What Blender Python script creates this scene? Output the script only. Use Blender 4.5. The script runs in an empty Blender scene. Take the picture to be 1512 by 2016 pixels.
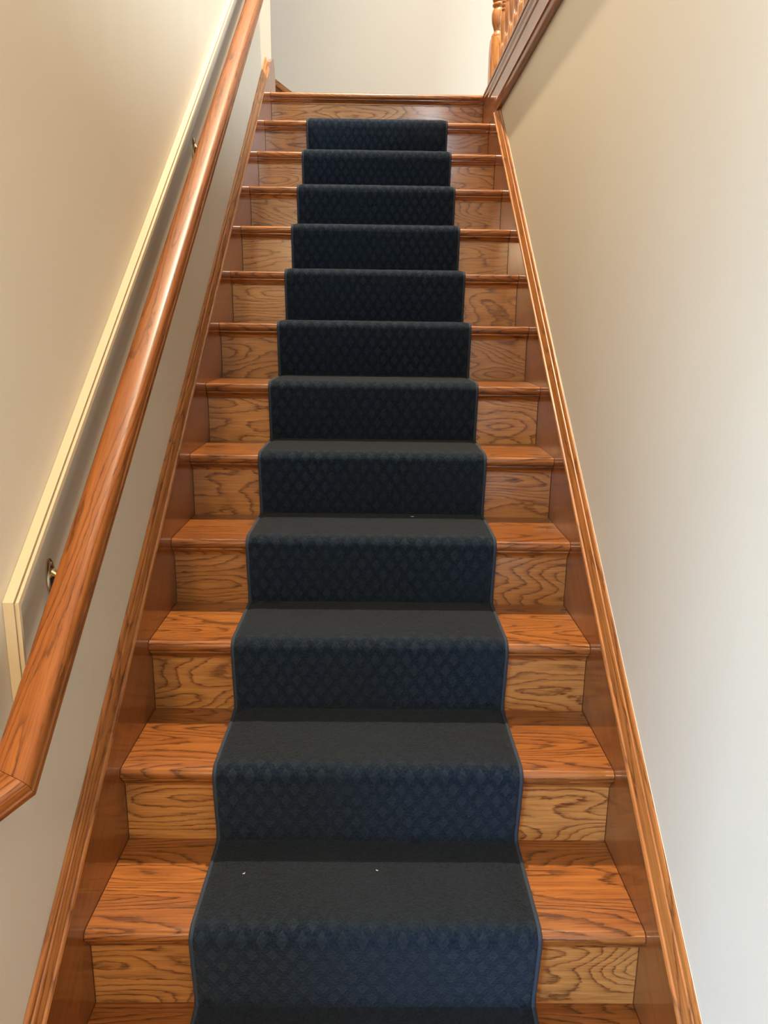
import bpy, bmesh, math, random
from mathutils import Matrix, Vector

scene = bpy.context.scene
COL = scene.collection

# ------------------------------------------------------------------ camera, world, lights, exposure
RISE, RUN, NOSE = 0.19, 0.25278, 0.029          # step rise, step run, nosing overhang
HALF = 0.5411                                     # half the clear width between the skirt boards
ALPHA = math.atan2(RISE, RUN)
CA, SA = math.cos(ALPHA), math.sin(ALPHA)

cam_d = bpy.data.cameras.new('camera')
cam = bpy.data.objects.new('camera', cam_d)
COL.objects.link(cam)
scene.camera = cam
yaw, pitch, roll = -0.012024, -0.23755, 0.013088
fwd = Vector((-math.sin(yaw) * math.cos(pitch), math.cos(yaw) * math.cos(pitch), math.sin(pitch)))
rgt = Vector((math.cos(yaw), math.sin(yaw), 0))
upv = rgt.cross(fwd)
r2 = math.cos(roll) * rgt + math.sin(roll) * upv
u2 = -math.sin(roll) * rgt + math.cos(roll) * upv
M = Matrix.Identity(4)
for i in range(3):
    M[i][0], M[i][1], M[i][2] = r2[i], u2[i], -fwd[i]
M.translation = Vector((0.00895, -0.99153, 1.32621))
cam.matrix_world = M
cam_d.sensor_fit = 'VERTICAL'
cam_d.sensor_height = 36.0
cam_d.lens = 1514.0 / 2016.0 * 36.0
cam_d.clip_start = 0.02

world = bpy.data.worlds.new('world')
scene.world = world
world.use_nodes = True
world.node_tree.nodes['Background'].inputs[0].default_value = (0.6, 0.75, 1.0, 1)
world.node_tree.nodes['Background'].inputs[1].default_value = 0.3


def light(name, kind, loc, target, energy, color, size=None, size_y=None, radius=None):
    d = bpy.data.lights.new(name, kind)
    d.energy = energy
    d.color = color
    if kind == 'AREA':
        d.shape = 'RECTANGLE'
        d.size = size
        d.size_y = size_y
    if radius is not None:
        d.shadow_soft_size = radius
    o = bpy.data.objects.new(name, d)
    COL.objects.link(o)
    o.location = loc
    if target is not None:
        o.rotation_euler = (Vector(target) - Vector(loc)).to_track_quat('-Z', 'Y').to_euler()
    return o


# downlight high over the stairwell
lamp = light('hall_downlight', 'SPOT', (0.0, 2.42, 6.55), (0.0, 1.50, 0.0), 2250, (1.0, 0.80, 0.56), radius=0.06)
lamp.data.spot_size = math.radians(68)
lamp.data.spot_blend = 0.55
# added fill for the landing wall, then daylight through the upper hall's right window
light('landing_wall_fill', 'AREA', (1.3, -2.9, 3.45), (0.2, 4.5, 3.2), 170, (0.72, 0.88, 1.0), 1.6, 1.4)
light('hall_side_window_daylight', 'AREA', (3.7, 1.5, 3.75), (0.0, 4.2, 3.2), 350, (0.68, 0.86, 1.0), 1.3, 1.4)
# daylight from the glazed front door, behind and to the left of the photographer
light('door_daylight', 'AREA', (-1.70, -2.30, 0.42), (0.56, -0.1, -0.35), 215, (0.30, 0.60, 1.0), 1.2, 1.0)
# lamp of the lower hall, on its ceiling
light('lower_hall_lamp', 'POINT', (-0.40, -2.20, 2.05), None, 125, (1.0, 0.77, 0.46), radius=0.08)

vs = scene.view_settings
vs.view_transform = 'Standard'
vs.look = 'None'
vs.gamma = 1.0
vs.use_curve_mapping = False
vs.exposure = 0.04
scene.cycles.max_bounces = 7
scene.cycles.diffuse_bounces = 4
scene.cycles.glossy_bounces = 3

# ------------------------------------------------------------------ helpers
def tag(o, label=None, cat=None, group=None, kind=None):
    if label: o['label'] = label
    if cat: o['category'] = cat
    if group: o['group'] = group
    if kind: o['kind'] = kind
    return o


def thing(name, loc, label, cat, group=None):
    o = bpy.data.objects.new(name, None)
    o.empty_display_size = 0.1
    COL.objects.link(o)
    o.location = loc
    return tag(o, label, cat, group)


def link_mesh(name, me, mat, parent=None, mw=None):
    o = bpy.data.objects.new(name, me)
    COL.objects.link(o)
    if mat is not None and len(me.materials) == 0:
        me.materials.append(mat)
    if mw is None:
        mw = Matrix.Identity(4)
    if parent is not None:
        o.parent = parent
        o.matrix_parent_inverse = Matrix.Identity(4)
        p = Matrix.Identity(4)
        q = parent
        while q is not None:
            p = q.matrix_basis @ p
            q = q.parent
        o.matrix_basis = p.inverted() @ mw
    else:
        o.matrix_basis = mw
    return o


def finish(bm, name, smooth=None):
    bmesh.ops.recalc_face_normals(bm, faces=bm.faces[:])
    me = bpy.data.meshes.new(name)
    bm.to_mesh(me)
    bm.free()
    if smooth is not None:
        for f in me.polygons:
            f.use_smooth = True
        me.set_sharp_from_angle(angle=math.radians(smooth))
    return me


def loft(rings, caps=True, closed=True):
    """rings: lists of 3D points, all the same length; skinned one to the next."""
    bm = bmesh.new()
    V = [[bm.verts.new(p) for p in r] for r in rings]
    n = len(rings[0])
    for a, b in zip(V[:-1], V[1:]):
        for i in range(n if closed else n - 1):
            j = (i + 1) % n
            bm.faces.new((a[i], a[j], b[j], b[i]))
    if caps and closed:
        bm.faces.new(list(reversed(V[0])))
        bm.faces.new(V[-1])
    return bm


def prism_x(prof, x0, x1):
    """profile (y, z) swept along local x"""
    return loft([[(x0, y, z) for y, z in prof], [(x1, y, z) for y, z in prof]])


def box_bm(x0, x1, y0, y1, z0, z1, bm=None, bevel=0.0):
    own = bm is None
    if own: bm = bmesh.new()
    vs_ = [bm.verts.new((x, y, z)) for x in (x0, x1) for y in (y0, y1) for z in (z0, z1)]
    for f in ((0, 1, 3, 2), (4, 6, 7, 5), (0, 4, 5, 1), (2, 3, 7, 6), (0, 2, 6, 4), (1, 5, 7, 3)):
        bm.faces.new([vs_[i] for i in f])
    if bevel and own:
        bmesh.ops.bevel(bm, geom=bm.edges[:], offset=bevel, segments=2, affect='EDGES')
    return bm


def lathe_bm(prof, seg=20, square=()):
    """prof: (radius, z); returns rings around z"""
    rings = [[(r * math.cos(2 * math.pi * k / seg), r * math.sin(2 * math.pi * k / seg), z) for k in range(seg)] for r, z in prof]
    return loft(rings)


def tube_bm(pts, r, seg=8):
    rings = []
    pts = [Vector(p) for p in pts]
    for i, p in enumerate(pts):
        t = (pts[min(i + 1, len(pts) - 1)] - pts[max(i - 1, 0)]).normalized()
        a = Vector((1, 0, 0)) if abs(t.x) < 0.9 else Vector((0, 0, 1))
        n1 = t.cross(a).normalized()
        n2 = t.cross(n1)
        rr = r[i] if isinstance(r, (list, tuple)) else r
        rings.append([p + n1 * rr * math.cos(2 * math.pi * k / seg) + n2 * rr * math.sin(2 * math.pi * k / seg) for k in range(seg)])
    return loft(rings)


def frame(xa, ya, za, org):
    m = Matrix.Identity(4)
    for i in range(3):
        m[i][0], m[i][1], m[i][2], m[i][3] = xa[i], ya[i], za[i], org[i]
    return m


# rake frame: local x up the slope, local y = -world x, local z square to the slope
def rake(x=0.0):
    return frame((0, CA, SA), (-1, 0, 0), (0, -SA, CA), (x, 0, 0))


# local x = world y (along the floor edge), local y = -world x
ALONG_Y = frame((0, 1, 0), (-1, 0, 0), (0, 0, 1), (0, 0, 0))
ALONG_Z = frame((0, 0, 1), (1, 0, 0), (0, 1, 0), (0, 0, 0))      # local x = world z

# ------------------------------------------------------------------ materials
def nodes_of(name):
    m = bpy.data.materials.new(name)
    m.use_nodes = True
    nt = m.node_tree
    return m, nt, nt.nodes['Principled BSDF']


def mth(nt, op, a, b=None, c=None):
    n = nt.nodes.new('ShaderNodeMath')
    n.operation = op
    for i, v in enumerate((a, b, c)):
        if v is None: continue
        if isinstance(v, (int, float)):
            n.inputs[i].default_value = v
        else:
            nt.links.new(v, n.inputs[i])
    return n.outputs[0]


def ramp(nt, fac, stops):
    n = nt.nodes.new('ShaderNodeValToRGB')
    nt.links.new(fac, n.inputs[0])
    els = n.color_ramp.elements
    while len(els) < len(stops):
        els.new(0.5)
    for e, (p, c) in zip(els, stops):
        e.position = p
        e.color = (*c, 1) if len(c) == 3 else c
    return n.outputs[0]


def mix(nt, fac, a, b, blend='MIX'):
    n = nt.nodes.new('ShaderNodeMix')
    n.data_type = 'RGBA'
    n.blend_type = blend
    for sock, v in ((n.inputs[0], fac), (n.inputs[6], a), (n.inputs[7], b)):
        if isinstance(v, (int, float)):
            sock.default_value = v
        elif isinstance(v, tuple):
            sock.default_value = (*v, 1)
        else:
            nt.links.new(v, sock)
    return n.outputs[2]


def noise(nt, vec, scale=1.0, detail=2.0, rough=0.5, dist=0.0):
    n = nt.nodes.new('ShaderNodeTexNoise')
    n.inputs['Scale'].default_value = scale
    n.inputs['Detail'].default_value = detail
    n.inputs['Roughness'].default_value = rough
    n.inputs['Distortion'].default_value = dist
    nt.links.new(vec, n.inputs['Vector'])
    return n.outputs['Fac']


def vscale(nt, vec, s):
    n = nt.nodes.new('ShaderNodeVectorMath')
    n.operation = 'MULTIPLY'
    nt.links.new(vec, n.inputs[0])
    n.inputs[1].default_value = s
    return n.outputs[0]


def oak(name, light_c, mid_c, dark_c, rings=13.0, along=2.2, cross=9.0, strips=0.0, rough=0.28, coat=0.45,
        contrast=1.0, pores=1.0, tone=0.16, spec=0.4, coat_rough=0.12):
    """flat-sawn oak; the grain runs along the object's local x"""
    m, nt, b = nodes_of(name)
    tc = nt.nodes.new('ShaderNodeTexCoord')
    oi = nt.nodes.new('ShaderNodeObjectInfo')
    sep = nt.nodes.new('ShaderNodeSeparateXYZ')
    nt.links.new(tc.outputs['Object'], sep.inputs[0])
    rnd = oi.outputs['Random']
    off = mth(nt, 'MULTIPLY', rnd, 37.0)
    x, y, z = sep.outputs
    if strips:
        sid = mth(nt, 'FLOOR', mth(nt, 'DIVIDE', mth(nt, 'ADD', y, mth(nt, 'MULTIPLY', rnd, 0.9)), strips))
        off = mth(nt, 'ADD', off, mth(nt, 'MULTIPLY', sid, 3.71))
    comb = nt.nodes.new('ShaderNodeCombineXYZ')
    nt.links.new(mth(nt, 'ADD', x, off), comb.inputs[0])
    nt.links.new(mth(nt, 'ADD', y, mth(nt, 'MULTIPLY', off, 0.37)), comb.inputs[1])
    nt.links.new(mth(nt, 'ADD', z, mth(nt, 'MULTIPLY', off, 0.53)), comb.inputs[2])
    v = comb.outputs[0]
    # growth rings: contour lines of a stretched noise field give the cathedral figure
    f1 = noise(nt, vscale(nt, v, (along, cross, cross)), 1.0, 1.2, 0.35)
    wob = noise(nt, vscale(nt, v, (22.0, 95.0, 95.0)), 1.0, 3.0, 0.6)
    fld = mth(nt, 'ADD', mth(nt, 'MULTIPLY', f1, rings), mth(nt, 'MULTIPLY', wob, 0.75))
    fr = mth(nt, 'FRACT', fld)
    ring = ramp(nt, fr, [(0.0, (1, 1, 1)), (0.07, (0.85, 0.85, 0.85)), (0.20, (0.30, 0.30, 0.30)), (0.45, (0.08, 0.08, 0.08)), (0.86, (0.0, 0.0, 0.0)), (0.95, (0.35, 0.35, 0.35)), (1.0, (1, 1, 1))])
    pore = noise(nt, vscale(nt, v, (16.0, 420.0, 420.0)), 1.0, 3.0, 0.6)
    pmask = ramp(nt, pore, [(0.50, (0, 0, 0)), (0.66, (1, 1, 1))])
    fac = mth(nt, 'MULTIPLY', ring, mth(nt, 'ADD', 0.62, mth(nt, 'MULTIPLY', pmask, 0.5)))
    fac = mth(nt, 'MINIMUM', mth(nt, 'MULTIPLY', fac, contrast), 1.0)
    streak = noise(nt, vscale(nt, v, (5.0, 150.0, 150.0)), 1.0, 2.0, 0.5)
    base = mix(nt, ramp(nt, streak, [(0.3, (0, 0, 0)), (0.72, (1, 1, 1))]), light_c, mid_c)
    colr = mix(nt, fac, base, dark_c)
    colr = mix(nt, mth(nt, 'MULTIPLY', pmask, 0.30 * pores), colr, dark_c)
    # one board is a little lighter or redder than the next
    tn = nt.nodes.new('ShaderNodeTexWhiteNoise')
    tn.noise_dimensions = '1D'
    nt.links.new(off, tn.inputs['W'])
    val = mth(nt, 'ADD', 1.0 - tone, mth(nt, 'MULTIPLY', tn.outputs['Value'], 2 * tone))
    vv = nt.nodes.new('ShaderNodeCombineColor')
    for i in range(3):
        nt.links.new(val if i == 0 else mth(nt, 'POWER', val, 1.0 + 0.25 * i), vv.inputs[i])
    colr = mix(nt, 1.0, colr, vv.outputs[0], 'MULTIPLY')
    nt.links.new(colr, b.inputs['Base Color'])
    b.inputs['Roughness'].default_value = rough
    b.inputs['Coat Weight'].default_value = coat
    b.inputs['Coat Roughness'].default_value = coat_rough
    b.inputs['Specular IOR Level'].default_value = spec
    return m


OAK_TREAD = oak('oak_tread', (0.295, 0.104, 0.0215), (0.200, 0.060, 0.0110), (0.038, 0.0085, 0.0014), rings=24, along=1.1, cross=8.0, contrast=1.15, strips=0.095)
OAK_RISER = oak('oak_riser', (0.42, 0.195, 0.055), (0.32, 0.130, 0.033), (0.080, 0.023, 0.005), rings=20, along=2.3, cross=8.5, tone=0.15, contrast=1.15)
OAK_SKIRT = oak('oak_skirt', (0.205, 0.058, 0.012), (0.175, 0.046, 0.009), (0.095, 0.022, 0.004), rings=16, along=0.7, cross=8.0, contrast=0.7, pores=0.8, rough=0.32, coat=0.75, tone=0.05, spec=0.2, coat_rough=0.06)
OAK_CAP = oak('oak_cap', (0.40, 0.150, 0.036), (0.29, 0.098, 0.022), (0.09, 0.024, 0.005), rings=13, along=1.4, cross=16.0, tone=0.06, rough=0.40, coat=0.2)
OAK_RAIL = oak('oak_rail', (0.275, 0.092, 0.0180), (0.210, 0.062, 0.0110), (0.070, 0.0165, 0.0025), rings=17, along=0.8, cross=16.0, rough=0.42, coat=0.12, tone=0.04, spec=0.28)
OAK_TURNED = oak('oak_turned', (0.42, 0.175, 0.050), (0.32, 0.118, 0.030), (0.12, 0.035, 0.008), rings=10, along=2.0, cross=22.0, tone=0.07)
OAK_EDGE = oak('oak_floor_edge', (0.27, 0.085, 0.020), (0.20, 0.056, 0.012), (0.07, 0.017, 0.004), rings=10, along=1.5, cross=10.0, tone=0.05)
OAK_FLOOR = oak('oak_floor', (0.40, 0.16, 0.045), (0.30, 0.11, 0.028), (0.10, 0.03, 0.007), rings=12, along=1.2, cross=8.0, strips=0.083)


def paint(name, col, bump_s=0.06):
    m, nt, b = nodes_of(name)
    tc = nt.nodes.new('ShaderNodeTexCoord')
    n1 = noise(nt, tc.outputs['Object'], 260.0, 1.0, 0.6)
    n2 = noise(nt, tc.outputs['Object'], 1.7, 2.0, 0.5)
    c = mix(nt, ramp(nt, n2, [(0.3, (0, 0, 0)), (0.7, (1, 1, 1))]), col, tuple(v * 0.97 for v in col))
    nt.links.new(c, b.inputs['Base Color'])
    b.inputs['Roughness'].default_value = 0.55
    bp = nt.nodes.new('ShaderNodeBump')
    bp.inputs['Strength'].default_value = bump_s
    bp.inputs['Distance'].default_value = 0.001
    nt.links.new(n1, bp.inputs['Height'])
    nt.links.new(bp.outputs[0], b.inputs['Normal'])
    return m


PAINT = paint('wall_paint', (0.60, 0.525, 0.405))
PAINT_TRIM = paint('ledge_paint', (0.50, 0.405, 0.265), 0.03)
CEIL = paint('ceiling_paint', (0.74, 0.72, 0.66))


def carpet_mat():
    m, nt, b = nodes_of('runner_pile')
    uv = nt.nodes.new('ShaderNodeUVMap')
    uv.uv_map = 'UVMap'
    sep = nt.nodes.new('ShaderNodeSeparateXYZ')
    nt.links.new(uv.outputs[0], sep.inputs[0])
    tc = nt.nodes.new('ShaderNodeTexCoord')
    fuzz = noise(nt, tc.outputs['Object'], 190.0, 3.0, 0.75)
    soft = noise(nt, tc.outputs['Object'], 55.0, 2.0, 0.6)
    wear = noise(nt, tc.outputs['Object'], 4.0, 3.0, 0.6)
    U, Vv = sep.outputs[0], sep.outputs[1]
    PU, PV = 0.0385, 0.060
    row = mth(nt, 'DIVIDE', Vv, PV)
    wob = mth(nt, 'MULTIPLY', mth(nt, 'SUBTRACT', soft, 0.5), 0.22)

    def lozenge(shift):
        a = mth(nt, 'ABSOLUTE', mth(nt, 'SUBTRACT', mth(nt, 'FRACT', mth(nt, 'ADD', mth(nt, 'DIVIDE', U, PU), shift)), 0.5))
        c = mth(nt, 'ABSOLUTE', mth(nt, 'SUBTRACT', mth(nt, 'FRACT', mth(nt, 'ADD', row, shift)), 0.5))
        # |u| + |v| diamond measure
        return mth(nt, 'ADD', mth(nt, 'DIVIDE', a, 0.33), mth(nt, 'DIVIDE', c, 0.33))
    d = mth(nt, 'MINIMUM', lozenge(0.0), lozenge(0.5))
    d = mth(nt, 'ADD', d, wob)
    loz = ramp(nt, d, [(0.78, (1, 1, 1)), (1.02, (0, 0, 0))])
    base = mix(nt, ramp(nt, fuzz, [(0.38, (0, 0, 0)), (0.62, (1, 1, 1))]), (0.0006, 0.0028, 0.0074), (0.0052, 0.0145, 0.0310))
    lz = mix(nt, ramp(nt, fuzz, [(0.35, (0, 0, 0)), (0.65, (1, 1, 1))]), (0.0070, 0.0120, 0.0200), (0.0160, 0.0260, 0.0400))
    wn = nt.nodes.new('ShaderNodeAttribute')
    wn.attribute_name = 'crushed_lit'
    keep = mth(nt, 'SUBTRACT', 1.0, mth(nt, 'MULTIPLY', wn.outputs['Fac'], 0.85))
    loz = mth(nt, 'MULTIPLY', loz, mth(nt, 'MULTIPLY', keep, ramp(nt, wear, [(0.30, (1, 1, 1)), (0.75, (0.35, 0.35, 0.35))])))
    lamp_grey = mix(nt, ramp(nt, fuzz, [(0.35, (0, 0, 0)), (0.65, (1, 1, 1))]), (0.0026, 0.0033, 0.0043), (0.0108, 0.0126, 0.0150))
    base = mix(nt, mth(nt, 'MULTIPLY', wn.outputs['Fac'], 0.75), base, lamp_grey)  # treads greyer: warm lamplight put into the pile colour
    c = mix(nt, loz, base, lz)
    c = mix(nt, mth(nt, 'MULTIPLY', ramp(nt, wear, [(0.45, (0, 0, 0)), (0.75, (1, 1, 1))]), 0.25), c, (0.010, 0.018, 0.028))
    nt.links.new(c, b.inputs['Base Color'])
    b.inputs['Roughness'].default_value = 0.95
    b.inputs['Specular IOR Level'].default_value = 0.12
    b.inputs['Sheen Weight'].default_value = 0.06
    b.inputs['Sheen Roughness'].default_value = 0.6
    b.inputs['Sheen Tint'].default_value = (0.75, 0.85, 1.0, 1)
    bp = nt.nodes.new('ShaderNodeBump')
    bp.inputs['Strength'].default_value = 1.0
    bp.inputs['Distance'].default_value = 0.004
    h = mth(nt, 'ADD', mth(nt, 'MULTIPLY', loz, 0.5), mth(nt, 'MULTIPLY', fuzz, 0.9))
    nt.links.new(h, bp.inputs['Height'])
    nt.links.new(bp.outputs[0], b.inputs['Normal'])
    return m


CARPET = carpet_mat()


def plain(name, col, rough=0.5, metal=0.0, bump=None):
    m, nt, b = nodes_of(name)
    tc = nt.nodes.new('ShaderNodeTexCoord')
    n1 = noise(nt, tc.outputs['Object'], bump or 120.0, 2.0, 0.5)
    c = mix(nt, n1, tuple(v * 0.85 for v in col), tuple(min(1, v * 1.12) for v in col))
    nt.links.new(c, b.inputs['Base Color'])
    b.inputs['Roughness'].default_value = rough
    b.inputs['Metallic'].default_value = metal
    return m


BINDING = plain('binding_thread', (0.018, 0.027, 0.045), 0.9, bump=500.0)
BRASS = plain('antique_brass', (0.62, 0.53, 0.36), 0.22, 1.0)
LINT = plain('lint', (0.75, 0.73, 0.68), 0.9)
CAULK_WHITE = plain('caulk_line', (0.58, 0.52, 0.42), 0.7)

# ------------------------------------------------------------------ the setting
FLOOR_Z = -RISE
LAND_Z = 13 * RISE
LAND_Y = 13 * RUN
CEIL_Z = 6.7
XL, XR = -0.561, 0.558                # faces of the lower left wall and of the right wall
XL2 = -0.571                          # face of the set-back wall above the ledge
BACK_Y, FAR_Y, LEFT_X, RIGHT_X = -3.2, 4.5, -3.0, 3.9
CORNER_Y = 3.505                      # outside corner of the left wall at the landing


def struct(name, bm, mat, label, parent=None, mw=None, smooth=None):
    o = link_mesh(name, finish(bm, name, smooth), mat, parent, mw)
    if parent is None:
        tag(o, label, None, None, 'structure')
    return o


struct('floor', box_bm(LEFT_X, RIGHT_X, BACK_Y, 0.40, FLOOR_Z - 0.1, FLOOR_Z), OAK_FLOOR, 'oak floor at the foot of the stairs')
# set-back left wall above the ledge, and its return along the upper flight
bm = box_bm(XL2 - 0.14, XL2, -0.75, CORNER_Y, FLOOR_Z, CEIL_Z)
struct('wall_left_upper', bm, PAINT, 'warm cream wall set back above the painted ledge')
struct('wall_left_return', box_bm(LEFT_X, XL2 - 0.14, CORNER_Y - 0.14, CORNER_Y, FLOOR_Z, CEIL_Z), PAINT, 'cream wall beside the upper flight')

# thicker lower left wall: its top follows the rake, drops at the foot and runs on level
XLG = -0.545                          # front edge of the ledge moulding, proud of the wall
LEDGE_H, LEDGE_Y0, LEDGE_LOW = 0.790, 0.145, 0.66


def panel(inset):
    d = inset / CA
    return [(-0.75, FLOOR_Z), (-0.75, LEDGE_LOW - inset), (LEDGE_Y0 + inset, LEDGE_LOW - inset),
            (LEDGE_Y0 + inset, LEDGE_Y0 * RISE / RUN + LEDGE_H - d), (CORNER_Y, CORNER_Y * RISE / RUN + LEDGE_H - d), (CORNER_Y, FLOOR_Z)]


def panel_bm(inset, x0, x1):
    return prism_x(panel(inset), x0, x1)


wl = struct('wall_left', panel_bm(0.012, XL2 + 0.0005, XL), PAINT, 'thicker lower left wall carrying the handrail, capped by a sloping ledge')


def ledge_strip(i_out, i_in, x0, x1, name):
    """strip that follows the top edge of the panel from inset i_out to inset i_in"""
    a, b_ = panel(i_out)[1:5], panel(i_in)[1:5]
    bm = bmesh.new()
    def vv(p, x): return bm.verts.new((x, p[0], p[1]))
    A0, A1 = [vv(p, x0) for p in a], [vv(p, x1) for p in a]
    B0, B1 = [vv(p, x0) for p in b_], [vv(p, x1) for p in b_]
    for i in range(3):
        for q in ((A0, A1), (A1, B1), (B1, B0), (B0, A0)):
            bm.faces.new((q[0][i], q[0][i + 1], q[1][i + 1], q[1][i]))
    for i in (0, 3):
        bm.faces.new((A0[i], A1[i], B1[i], B0[i]))
    return link_mesh(name, finish(bm, name), PAINT_TRIM, wl)


ledge_strip(0.0, 0.012, XL2 + 0.0005, XLG - 0.0085, 'ledge_cap')
ledge_strip(0.0040, 0.012, XLG - 0.0085, XLG - 0.0048, 'ledge_groove')
ledge_strip(0.0, 0.0065, XLG - 0.0048, XLG, 'ledge_bead')

struct('wall_right', box_bm(XR, XR + 0.14, BACK_Y, FAR_Y, FLOOR_Z, LAND_Z - 0.03), PAINT, 'warm beige wall on the right of the stairs')
struct('wall_far', box_bm(LEFT_X, RIGHT_X, FAR_Y, FAR_Y + 0.12, FLOOR_Z, CEIL_Z), PAINT, 'pale cream wall behind the landing')
struct('wall_upper_right', box_bm(RIGHT_X, RIGHT_X + 0.12, BACK_Y, FAR_Y, LAND_Z - 0.3, CEIL_Z), PAINT, 'wall at the far side of the upper hall')
struct('wall_back', box_bm(LEFT_X, RIGHT_X, BACK_Y - 0.12, BACK_Y, FLOOR_Z, CEIL_Z), PAINT, 'wall behind the foot of the stairs')
struct('wall_left_outer', box_bm(LEFT_X - 0.12, LEFT_X, BACK_Y, FAR_Y, FLOOR_Z, CEIL_Z), PAINT, 'wall beyond the upper flight')
struct('ceiling', box_bm(LEFT_X, RIGHT_X, BACK_Y, FAR_Y, CEIL_Z, CEIL_Z + 0.1), CEIL, 'white ceiling of the upper hall')
struct('ceiling_lower_hall', box_bm(LEFT_X, XR, BACK_Y, -0.35, 2.2, LAND_Z - 0.03), CEIL, 'low ceiling over the foot of the stairs')
# upper floor: landing at the head of the stairs and hall floor to its right
bm = box_bm(LEFT_X, RIGHT_X, LAND_Y + 0.06, FAR_Y, LAND_Z - 0.03, LAND_Z)
box_bm(0.60, RIGHT_X, BACK_Y, LAND_Y + 0.06, LAND_Z - 0.03, LAND_Z, bm)
box_bm(LEFT_X, 0.60, BACK_Y, -0.35, LAND_Z - 0.03, LAND_Z, bm)
struct('floor_upper', bm, OAK_FLOOR, 'oak floor of the landing and upper hall')

# edge of the upper floor over the right wall: nosing, fascia and lower moulding
EDGE_X = 0.530
def bull(front, t=0.027, back=0.06, seg=7):
    """nosing profile, front at y = front, top at z = 0, body towards +y"""
    r = t / 2
    pts = [(front + back, 0.0)]
    for k in range(seg + 1):
        a = math.pi / 2 + math.pi * k / seg
        pts.append((front + r + r * math.cos(a), -r + r * math.sin(a)))
    pts.append((front + back, -t))
    return pts


Y0E, Y1E = -0.35, LAND_Y + 0.010
def edge(name, prof, y0, y1, label, mat=None, mitre=0.0):
    """prof: (inward distance from x = EDGE_X, z)"""
    bm = loft([[(y0, -(EDGE_X + d), LAND_Z + z) for d, z in prof], [(y1 + mitre * d, -(EDGE_X + d), LAND_Z + z) for d, z in prof]])
    return struct(name, bm, mat or OAK_EDGE, label, None, ALONG_Y, 35)


edge('trim_1', bull(0.0), Y0E, LAND_Y, 'rounded oak nosing along the edge of the upper floor', None, 1.0)
cove = [(0.018, -0.0275), (0.003, -0.0275), (0.003, -0.036), (0.0045, -0.042), (0.0075, -0.049), (0.0085, -0.056), (0.0070, -0.063), (0.0085, -0.070), (0.0112, -0.074), (0.018, -0.074)]
edge('trim_2', cove, Y0E, LAND_Y, 'oak cove strip beneath the upper floor nosing')
edge('trim_3', [(0.0115, -0.060), (0.0325, -0.060), (0.0325, -0.186), (0.0115, -0.186)], Y0E, LAND_Y + 0.0285, 'oak fascia board below the upper floor edge')
edge('trim_4', [(0.0113, -0.146), (0.0050, -0.147), (0.0015, -0.151), (0.0010, -0.158), (0.0055, -0.163), (0.0065, -0.166), (0.0065, -0.178), (0.0090, -0.184), (0.0113, -0.188)],
     Y0E, 2.84, 'dark oak moulding along the top of the right wall')

# ------------------------------------------------------------------ the staircase
stairs = thing('staircase', (0, 0.15, FLOOR_Z), 'straight oak staircase with solid risers between two wood skirt boards', 'staircase')
T = 0.027
tread_me = finish(prism_x([(y, z) for y, z in bull(0.0, T, RUN + NOSE + 0.018, 8)], -HALF + 0.001, HALF - 0.001), 'tread', 40)
tread_me.materials.append(OAK_TREAD)
riser_me = finish(prism_x([(0, 0.0), (0, RISE - T), (0.018, RISE - T), (0.018, 0.0)], -HALF + 0.001, HALF - 0.001), 'riser')
riser_me.materials.append(OAK_RISER)
cprof = [(NOSE, -T), (0.010, -T), (0.010, -T - 0.004), (0.0135, -T - 0.0065), (0.0185, -T - 0.0105), (0.0225, -T - 0.0155),
         (0.0245, -T - 0.020), (0.0245, -T - 0.0235), (NOSE, -T - 0.0235)]
cove_me = finish(prism_x(cprof, -HALF + 0.001, HALF - 0.001), 'cove_molding', 35)
cove_me.materials.append(OAK_TREAD)
for n in range(14):
    base = Matrix.Translation((0, n * RUN, n * RISE))
    if n < 13:
        link_mesh('tread', tread_me, None, stairs, base)
    link_mesh('riser', riser_me, None, stairs, Matrix.Translation((0, n * RUN + NOSE, (n - 1) * RISE)))
    link_mesh('cove_molding', cove_me, None, stairs, base)
# the landing's nosing closes the flight
link_mesh('landing_nosing', finish(loft([[(-HALF + 0.001, y, z) for y, z in bull(0.0, T, 0.06)],
                                         [(EDGE_X + y, y, z) for y, z in bull(0.0, T, 0.06)]]), 'landing_nosing', 40),
          OAK_TREAD, stairs, Matrix.Translation((0, LAND_Y, LAND_Z)))


def yz_to_st(y, z):
    return (y * CA + z * SA, -y * SA + z * CA)


SK_T = 0.100
def skirt(side):
    """side -1 left, +1 right; board between the treads' ends and the wall"""
    top = lambda s: (s, SK_T)
    foot = yz_to_st(-0.16, FLOOR_Z + 0.001)
    pts = [foot]
    s_foot = (-0.16 + SK_T * SA) / CA       # where the top edge meets the plumb cut at y = -0.16
    pts.append((s_foot, SK_T))
    if side < 0:
        pts += [yz_to_st(3.29, (3.29 + SK_T * SA) * RISE / RUN + SK_T * CA)][:0]
        for y, z in ((3.245, 2.557), (3.30, 2.607), (3.43, 2.660), (3.470, 2.640), (3.492, 2.600), (3.500, 2.550), (3.503, 2.30), (3.30, 2.10)):
            pts.append(yz_to_st(y, z))
    else:
        for y, z in ((2.872, 2.2835), (LAND_Y + 0.0285, 2.2835), (LAND_Y + 0.0285, 2.10)):
            pts.append(yz_to_st(y, z))
    pts.append(yz_to_st(0.35, FLOOR_Z + 0.001))
    x0, x1 = (XL + 0.0005, -HALF) if side < 0 else (HALF, XR - 0.0005)
    ya, yb = -x0, -x1
    return loft([[(s, ya, t) for s, t in pts], [(s, yb, t) for s, t in pts]])


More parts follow.
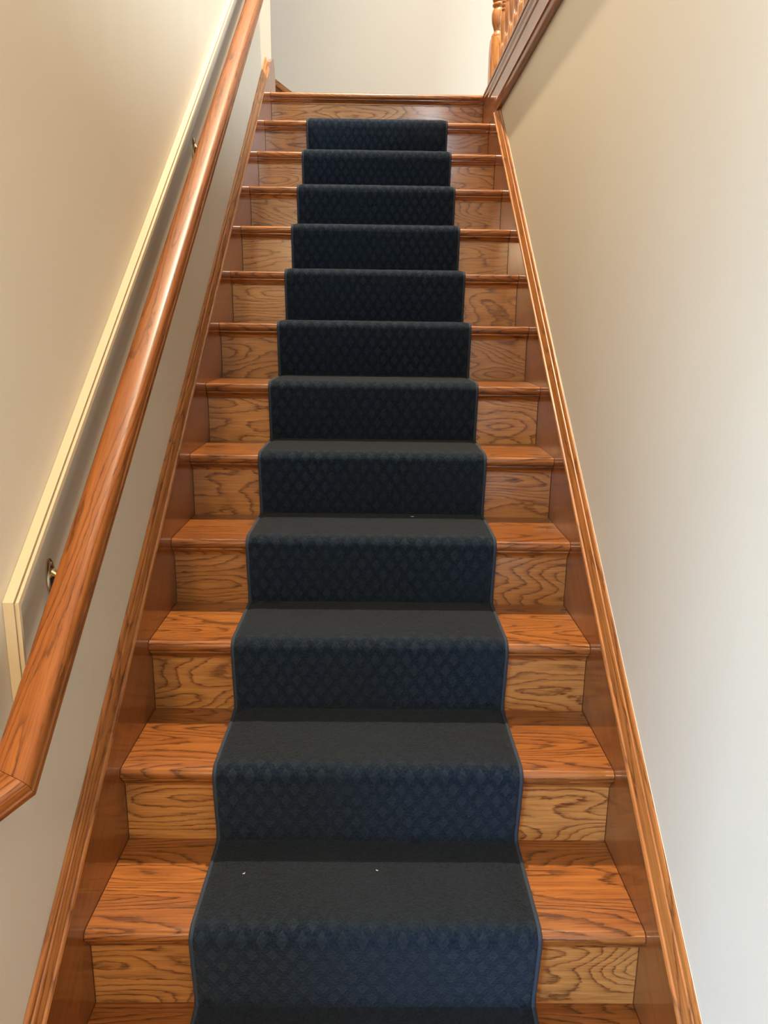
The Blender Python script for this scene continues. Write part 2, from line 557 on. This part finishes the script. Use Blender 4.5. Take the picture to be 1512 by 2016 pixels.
def cap_profile(h):
    """(distance from the wall, square height above the nosing line)"""
    b = SK_T - 0.004
    k = h - b
    return [(0.0006, b), (0.0225, b), (0.0255, b + 0.002), (0.0265, b + 0.006), (0.0245, b + 0.0100), (0.0205, b + 0.0115),
            (0.0205, b + 0.014), (0.0190, b + 0.018), (0.0150, b + 0.60 * k), (0.0125, b + 0.72 * k), (0.0095, b + 0.74 * k),
            (0.0095, b + 0.80 * k), (0.0080, b + 0.92 * k), (0.0050, b + 0.99 * k), (0.0006, b + k)]


for side, h in ((-1, 0.138), (1, 0.150)):
    sk = link_mesh('skirt_board', finish(skirt(side), 'skirt_board'), OAK_SKIRT, stairs, rake())
    sk['label'] = 'reddish oak skirt board along the left wall' if side < 0 else 'reddish oak skirt board along the right wall'
    s0 = (-0.16 + 0.10 * SA) / CA
    if side < 0:
        s1 = yz_to_st(3.27, 2.66)[0]
    prof = cap_profile(h)
    ends = []
    for which in (0, 1):
        ring = []
        for w, t in prof:
            ylo = -(XL + w) if side < 0 else -(XR - w)
            if which == 0:
                s = (-0.16 + t * SA) / CA
            elif side < 0:
                s = (3.25 + t * SA) / CA + (t - h) * 0.9
            else:
                s = (LAND_Z - 0.1865 - t * CA) / SA        # stops under the level moulding
            ring.append((s, ylo, t))
        ends.append(ring)
    # the cap is pieced from two lengths with a butt joint
    mid = [tuple(a + (b_ - a) * 0.52 for a, b_ in zip(p, q)) for p, q in zip(*ends)]
    for a, b_ in ((ends[0], mid), (mid, ends[1])):
        link_mesh('cap_molding', finish(loft([a, b_]), 'cap_molding', 35), OAK_CAP, sk, rake())

    # paint line where the cap meets the right wall
    if side < 0:
        continue
    cl = []
    for which in (0, 1):
        ring = []
        for w, t in ((0.0006, h), (0.0018, h - 0.0003), (0.0016, h + 0.0006), (0.0006, h + 0.0008)):
            s_a, s_b = ends[0][-1][0], ends[1][-1][0] - 0.004
            ring.append(((s_a, s_b)[which], -(XL + w) if side < 0 else -(XR - w), t))
        cl.append(ring)
    link_mesh('paint_line', finish(loft(cl), 'paint_line'), CAULK_WHITE, sk, rake())

# ------------------------------------------------------------------ flight going up to the left of the landing
upper = thing('upper_staircase', (-0.9, 4.0, LAND_Z), 'second flight rising to the left along the pale wall behind the landing', 'staircase')
UX = -0.66                                  # first riser
def ux(k): return UX - k * RUN
for k in range(4):
    bm = box_bm(ux(k) - 0.018, ux(k), CORNER_Y + 0.025, FAR_Y - 0.025, LAND_Z + k * RISE, LAND_Z + (k + 1) * RISE - T)
    link_mesh('riser', finish(bm, 'riser'), OAK_RISER, upper)
    bm = box_bm(ux(k + 1) - 0.0, ux(k) + 0.027, CORNER_Y + 0.025, FAR_Y - 0.025, LAND_Z + (k + 1) * RISE - T, LAND_Z + (k + 1) * RISE)
    link_mesh('tread', finish(bm, 'tread'), OAK_TREAD, upper)
zc = lambda x: 2.862 - (x + 0.657) * 0.70
fr2 = frame((1, 0, 0), (0, 1, 0), (0, 0, 1), (0, 0, 0))
xs0, xs1 = -1.75, -0.30
bm = bmesh.new()
front = [(xs0, zc(xs0) - 0.035), (xs1, zc(xs1) - 0.035), (xs1, LAND_Z), (-0.60, LAND_Z), (xs0, LAND_Z + 0.75)]
V0 = [bm.verts.new((x, FAR_Y - 0.02, z)) for x, z in front]
V1 = [bm.verts.new((x, FAR_Y - 0.0005, z)) for x, z in front]
bm.faces.new(V0); bm.faces.new(list(reversed(V1)))
for i in range(5):
    bm.faces.new((V0[i], V0[(i + 1) % 5], V1[(i + 1) % 5], V1[i]))
us = link_mesh('skirt_board', finish(bm, 'skirt_board'), OAK_SKIRT, upper)
prof = [(0.0006, -0.036), (0.026, -0.036), (0.027, -0.028), (0.021, -0.024), (0.019, -0.014), (0.013, -0.010), (0.012, -0.004), (0.004, 0.0), (0.0006, 0.0)]
bm = loft([[(x, FAR_Y - w, zc(x) + t * 1.2) for w, t in prof] for x in (xs0, xs1)])
link_mesh('cap_molding', finish(bm, 'cap_molding', 35), OAK_CAP, us)

# ------------------------------------------------------------------ runner
PILE = 0.012
RH = 0.3335


RUNNER_FLAT_LIT = []          # how far the pile is trodden flat and toned for lamplight: 1 on the treads


def runner_path():
    """outer surface line of the runner, bottom to top, as (y, z)"""
    pts = []
    flat = RUNNER_FLAT_LIT
    p = PILE
    pts.append((NOSE - p - 0.006, -RISE + 0.004))
    flat.append(0.0)
    for n in range(13):
        y0, z0 = n * RUN, n * RISE
        # up the riser (slightly leaning, drawn tight from the foot to the nosing)
        ys, zs = y0 + NOSE - p - 0.004, (n - 1) * RISE + p
        ye, ze = y0 - p + 0.0005, z0 - 0.022
        for k in range(1, 11):
            f = k / 10
            pts.append((ys + (ye - ys) * (f ** 0.75), zs + 0.006 + (ze - zs - 0.006) * f))
            flat.append(0.0)
        # around the nosing
        cy, cz, r = y0 + 0.019, z0 - 0.017, 0.017 + p
        for k in range(1, 9):
            a = math.pi - (math.pi / 2) * k / 8
            pts.append((cy + (r + 0.0015) * math.cos(a), cz + r * math.sin(a)))
            flat.append(0.0 if k < 5 else (k - 4) / 8)
        # back over the tread
        yb = (n + 1) * RUN + NOSE - p - 0.010
        if n == 12:
            yb = 13 * RUN + NOSE - 0.002
        for k in range(1, 11):
            f = k / 10
            yy = cy + (yb - cy) * f
            pts.append((yy, z0 + p + (0.0 if k < 10 else 0.001)))
            flat.append(1.0 if k < 10 else 0.7)
    return pts


path = runner_path()
NU = 40
rng = random.Random(4)
bm = bmesh.new()
uvl = bm.loops.layers.uv.new('UVMap')
crl = bm.verts.layers.float.new('crushed_lit')
arc = [0.0]
for a, b_ in zip(path[:-1], path[1:]):
    arc.append(arc[-1] + math.hypot(b_[0] - a[0], b_[1] - a[1]))
rows = []
under = []
for i, (y, z) in enumerate(path):
    a, b_ = path[max(i - 1, 0)], path[min(i + 1, len(path) - 1)]
    ty, tz = b_[0] - a[0], b_[1] - a[1]
    L = math.hypot(ty, tz)
    ny, nz = -tz / L, ty / L
    row = []
    for k in range(NU + 1):
        u = -RH + 2 * RH * k / NU
        j = rng.uniform(-0.0007, 0.0007)
        edge_drop = 0.004 if k in (0, NU) else 0.0
        row.append(bm.verts.new((u, y + ny * (j - edge_drop), z + nz * (j - edge_drop))))
        row[-1][crl] = RUNNER_FLAT_LIT[i]
    rows.append(row)
    q = PILE - 0.002
    under.append([bm.verts.new((u, y - ny * q, z - nz * q)) for u in (-RH, RH)])
for i in range(len(rows) - 1):
    for k in range(NU):
        f = bm.faces.new((rows[i][k], rows[i][k + 1], rows[i + 1][k + 1], rows[i + 1][k]))
        for lp, (ii, kk) in zip(f.loops, ((i, k), (i, k + 1), (i + 1, k + 1), (i + 1, k))):
            lp[uvl].uv = (2 * RH * kk / NU, arc[ii])
    bm.faces.new((rows[i][0], rows[i + 1][0], under[i + 1][0], under[i][0]))
    bm.faces.new((rows[i][NU], rows[i + 1][NU], under[i + 1][1], under[i][1]))
    bm.faces.new((under[i][0], under[i + 1][0], under[i + 1][1], under[i][1]))
runner = thing('stair_runner', (0, 0.0, FLOOR_Z), 'dark navy carpet runner with small lozenges laid up the middle of the stairs', 'carpet runner')
link_mesh('pile', finish(bm, 'pile', 80), CARPET, runner)
for sgn in (-1, 1):
    cen = []
    for i, (y, z) in enumerate(path):
        a, b_ = path[max(i - 1, 0)], path[min(i + 1, len(path) - 1)]
        ty, tz = b_[0] - a[0], b_[1] - a[1]
        L = math.hypot(ty, tz)
        cen.append((sgn * (RH + 0.001), y + tz / L * 0.0055, z - ty / L * 0.0055))
    bo = link_mesh('binding', finish(tube_bm(cen, 0.0048, 8), 'binding', 60), BINDING, runner)
    bo['label'] = 'slate blue stitched edge binding'

# specks of lint on the runner
def speck(loc, rz, ln, label):
    r = random.Random(int(ln * 1e6))
    pts = [(ln * (t - 0.5), 0.0012 * math.sin(5 * t + rz), 0.0008 + 0.0006 * math.sin(9 * t)) for t in [k / 6 for k in range(7)]]
    bm = tube_bm(pts, [0.0003, 0.0007, 0.0010, 0.0008, 0.0010, 0.0006, 0.0003], 5)
    o = link_mesh('lint_speck', finish(bm, 'lint_speck', 60), LINT, None, Matrix.Translation(loc) @ Matrix.Rotation(rz, 4, 'Z'))
    return tag(o, label, 'lint', 'specks of lint on the runner')


speck((-0.259, 0.404, RISE + PILE + 0.0006), 1.2, 0.007, 'white lint speck on the second lowest carpeted tread, left part')
speck((0.021, 0.415, RISE + PILE + 0.0006), 0.3, 0.005, 'tiny pale lint speck in the middle of the second lowest carpeted tread')
speck((0.120, 5 * RUN - 0.03, 4 * RISE + PILE + 0.0016), 0.1, 0.010, 'pale crumb of lint against the foot of a carpeted riser halfway up')

# ------------------------------------------------------------------ handrail
RC = -0.496                                 # centre line from the stair axis
TOP = 0.745 * CA                            # square height of its top above the nosing line
rail_prof = [(-0.0180, 0.0), (0.0180, 0.0), (0.0235, -0.0020), (0.0272, -0.0060), (0.0290, -0.0120), (0.0290, -0.0220), (0.0262, -0.0262), (0.0262, -0.0290),
             (0.0285, -0.0320), (0.0285, -0.0430), (0.0265, -0.0450), (-0.0265, -0.0450), (-0.0285, -0.0430), (-0.0285, -0.0320), (-0.0262, -0.0290),
             (-0.0262, -0.0262), (-0.0290, -0.0220), (-0.0290, -0.0120), (-0.0272, -0.0060), (-0.0235, -0.0020)]
# the top is slightly crowned
rail_prof = [(-0.009, 0.0016), (0.009, 0.0016)] + rail_prof[1:] + [rail_prof[0]]
S0 = yz_to_st(-0.018, 0.690)[0]
S1 = yz_to_st(3.02, 3.02 * RISE / RUN + 0.745)[0]
k225 = math.tan(math.radians(22.5))
rail = thing('handrail', (XL, 1.0, 1.4), 'oak wall handrail with a mitred return, fixed by brass brackets to the left wall', 'handrail')
# local y of the rake frame is -world x, so lateral l towards the stairs is -l in y
bm = loft([[(S0 - l * k225, -(RC + l), TOP + v) for l, v in rail_prof], [(S1, -(RC + l), TOP + v) for l, v in rail_prof]])
link_mesh('rail', finish(bm, 'rail', 32), OAK_RAIL, rail, rake())
c45 = math.sqrt(0.5)
wl_lat = XL - RC + 0.0008
ringA, ringB = [], []
SREF = S0
# return piece: its own frame so that the grain follows its length
ret_frame = rake() @ frame((-c45, c45, 0), (-c45, -c45, 0), (0, 0, 1), (SREF, -RC, TOP))
inv = ret_frame.inverted() @ rake()
for l, v in rail_prof:
    a = Vector((S0 - 0.0007 - l * k225, -(RC + l), TOP + v))
    m_ = (l - wl_lat) / c45
    b_ = a + Vector((-c45, c45, 0)) * m_
    ringA.append(inv @ a)
    ringB.append(inv @ b_)
link_mesh('return_end', finish(loft([ringA, ringB]), 'return_end', 32), OAK_RAIL, rail, ret_frame)


def bracket(yb):
    zr = yb * RISE / RUN + (TOP - 0.045) / CA          # underside of the rail
    zp = zr - 0.022                                     # plate centre
    root = None
    # oval back plate against the wall
    bm = bmesh.new()
    rings = []
    for d, f in ((0.0004, 1.0), (0.003, 1.0), (0.0055, 0.86), (0.0065, 0.6)):
        rings.append([(XL + d, yb + 0.0165 * f * math.cos(2 * math.pi * k / 20), zp + 0.034 * f * math.sin(2 * math.pi * k / 20)) for k in range(20)])
    bm.free()
    plate = link_mesh('bracket', finish(loft(rings), 'bracket', 40), BRASS, rail)
    plate['label'] = 'polished brass rail bracket'
    # arm: out from the plate, then up to the saddle
    arm = []
    for k in range(13):
        t = k / 12
        arm.append((XL + 0.005 + (RC - XL - 0.005) * min(1.0, 1.25 * t) ** 0.9, yb + 0.004 * t, zp + 0.010 - 0.016 * math.sin(math.pi * min(1, t * 1.2)) + (zr - zp - 0.014) * t ** 2.2))
    link_mesh('arm', finish(tube_bm(arm, [0.0075 - 0.0022 * math.sin(math.pi * k / 12) for k in range(13)], 10), 'arm', 60), BRASS, plate)
    # saddle under the rail, lying on the slope
    s_, t_ = yz_to_st(yb, zr)
    bm = box_bm(s_ - 0.03, s_ + 0.03, -RC - 0.010, -RC + 0.010, t_ - 0.0035, t_ - 0.0003, None, 0.001)
    link_mesh('saddle', finish(bm, 'saddle'), BRASS, plate, rake())
    # screws of the plate
    for dz in (0.024, -0.024):
        rg = [[(XL + d, yb + r * math.cos(2 * math.pi * k / 10), zp + dz + r * math.sin(2 * math.pi * k / 10)) for k in range(10)] for d, r in ((0.004, 0.0042), (0.0065, 0.0038), (0.0074, 0.0022))]
        link_mesh('screw', finish(loft(rg), 'screw', 40), BRASS, plate)


bracket(0.298)
bracket(1.568)

# ------------------------------------------------------------------ balustrade on the edge of the upper floor
BX = 0.606
bal = thing('balustrade', (BX, 3.0, LAND_Z), 'turned oak newel post and balusters along the edge of the upper floor', 'balustrade')


def post_mesh(name, half, sq_h, ch, turned, seg):
    """square foot with a chamfered shoulder, then a turned shaft; local x runs up the post"""
    bm = bmesh.new()
    rings = []
    def sq(h_, z, r):
        # square ring with small chamfers so that it matches the round rings' count
        out = []
        for k in range(seg):
            a = 2 * math.pi * (k + 0.5) / seg
            c, s = math.cos(a), math.sin(a)
            mcs = max(abs(c), abs(s))
            q = min(h_ / mcs, h_ * 1.34)
            out.append((z, q * c, q * s))
        return out
    def rd(r, z):
        return [(z, r * math.cos(2 * math.pi * (k + 0.5) / seg), r * math.sin(2 * math.pi * (k + 0.5) / seg)) for k in range(seg)]
    rings.append(sq(half, 0.0004, 0))
    rings.append(sq(half, sq_h - ch, 0))
    rings.append(sq(half * 0.93, sq_h, 0))
    for r, z in turned:
        rings.append(rd(r, z))
    bm.free()
    return finish(loft(rings), name, 38)


newel_prof = [(0.038, 0.266), (0.039, 0.272), (0.034, 0.282), (0.027, 0.292), (0.026, 0.297), (0.030, 0.310), (0.037, 0.330), (0.040, 0.352), (0.040, 0.372),
              (0.037, 0.388), (0.030, 0.396), (0.029, 0.400), (0.036, 0.406), (0.038, 0.412), (0.036, 0.418), (0.030, 0.422), (0.036, 0.428), (0.0385, 0.436),
              (0.036, 0.444), (0.029, 0.452), (0.031, 0.47), (0.036, 0.52), (0.039, 0.58), (0.034, 0.66), (0.028, 0.72), (0.026, 0.745), (0.034, 0.755), (0.034, 0.77), (0.040, 0.78)]
nm = post_mesh('newel_post', 0.0430, 0.262, 0.05, newel_prof, 32)
NY = 3.315
newel = link_mesh('newel_post', nm, OAK_TURNED, bal, Matrix.Translation((BX, NY, LAND_Z)) @ ALONG_Z)
bm = box_bm(LAND_Z + 0.781, LAND_Z + 1.06, BX - 0.043, BX + 0.043, NY - 0.043, NY + 0.043, None, 0.004)
link_mesh('newel_block', finish(bm, 'newel_block'), OAK_TURNED, newel, ALONG_Z)
link_mesh('newel_cap', finish(lathe_bm([(0.05, 0), (0.055, 0.01), (0.05, 0.02), (0.03, 0.026), (0.036, 0.045), (0.04, 0.06), (0.03, 0.085), (0.006, 0.095)], 24), 'newel_cap', 40),
          OAK_TURNED, newel, Matrix.Translation((BX, NY, LAND_Z + 1.0602)))
b_prof = [(0.0150, 0.181), (0.0105, 0.190), (0.0100, 0.196), (0.0120, 0.215), (0.0155, 0.245), (0.0170, 0.275), (0.0165, 0.300), (0.0125, 0.322), (0.0110, 0.328),
          (0.0155, 0.333), (0.0155, 0.339), (0.0110, 0.343), (0.0150, 0.349), (0.0150, 0.356), (0.0110, 0.361), (0.0145, 0.367), (0.0145, 0.373), (0.0110, 0.378), (0.0130, 0.42), (0.0150, 0.50), (0.0135, 0.62), (0.0105, 0.76), (0.0095, 0.869)]
bmx = post_mesh('baluster', 0.0165, 0.176, 0.012, b_prof, 16)
bmx.materials.append(OAK_TURNED)
yb = 3.150
while yb > -0.2:
    link_mesh('baluster', bmx, None, bal, Matrix.Translation((BX, yb, LAND_Z)) @ ALONG_Z)
    yb -= 0.1255
bm = loft([[(y, -(BX + l), LAND_Z + 0.915 + v) for l, v in rail_prof] for y in (-0.34, NY - 0.0435)])
link_mesh('top_rail', finish(bm, 'top_rail', 32), OAK_RAIL, bal, ALONG_Y)
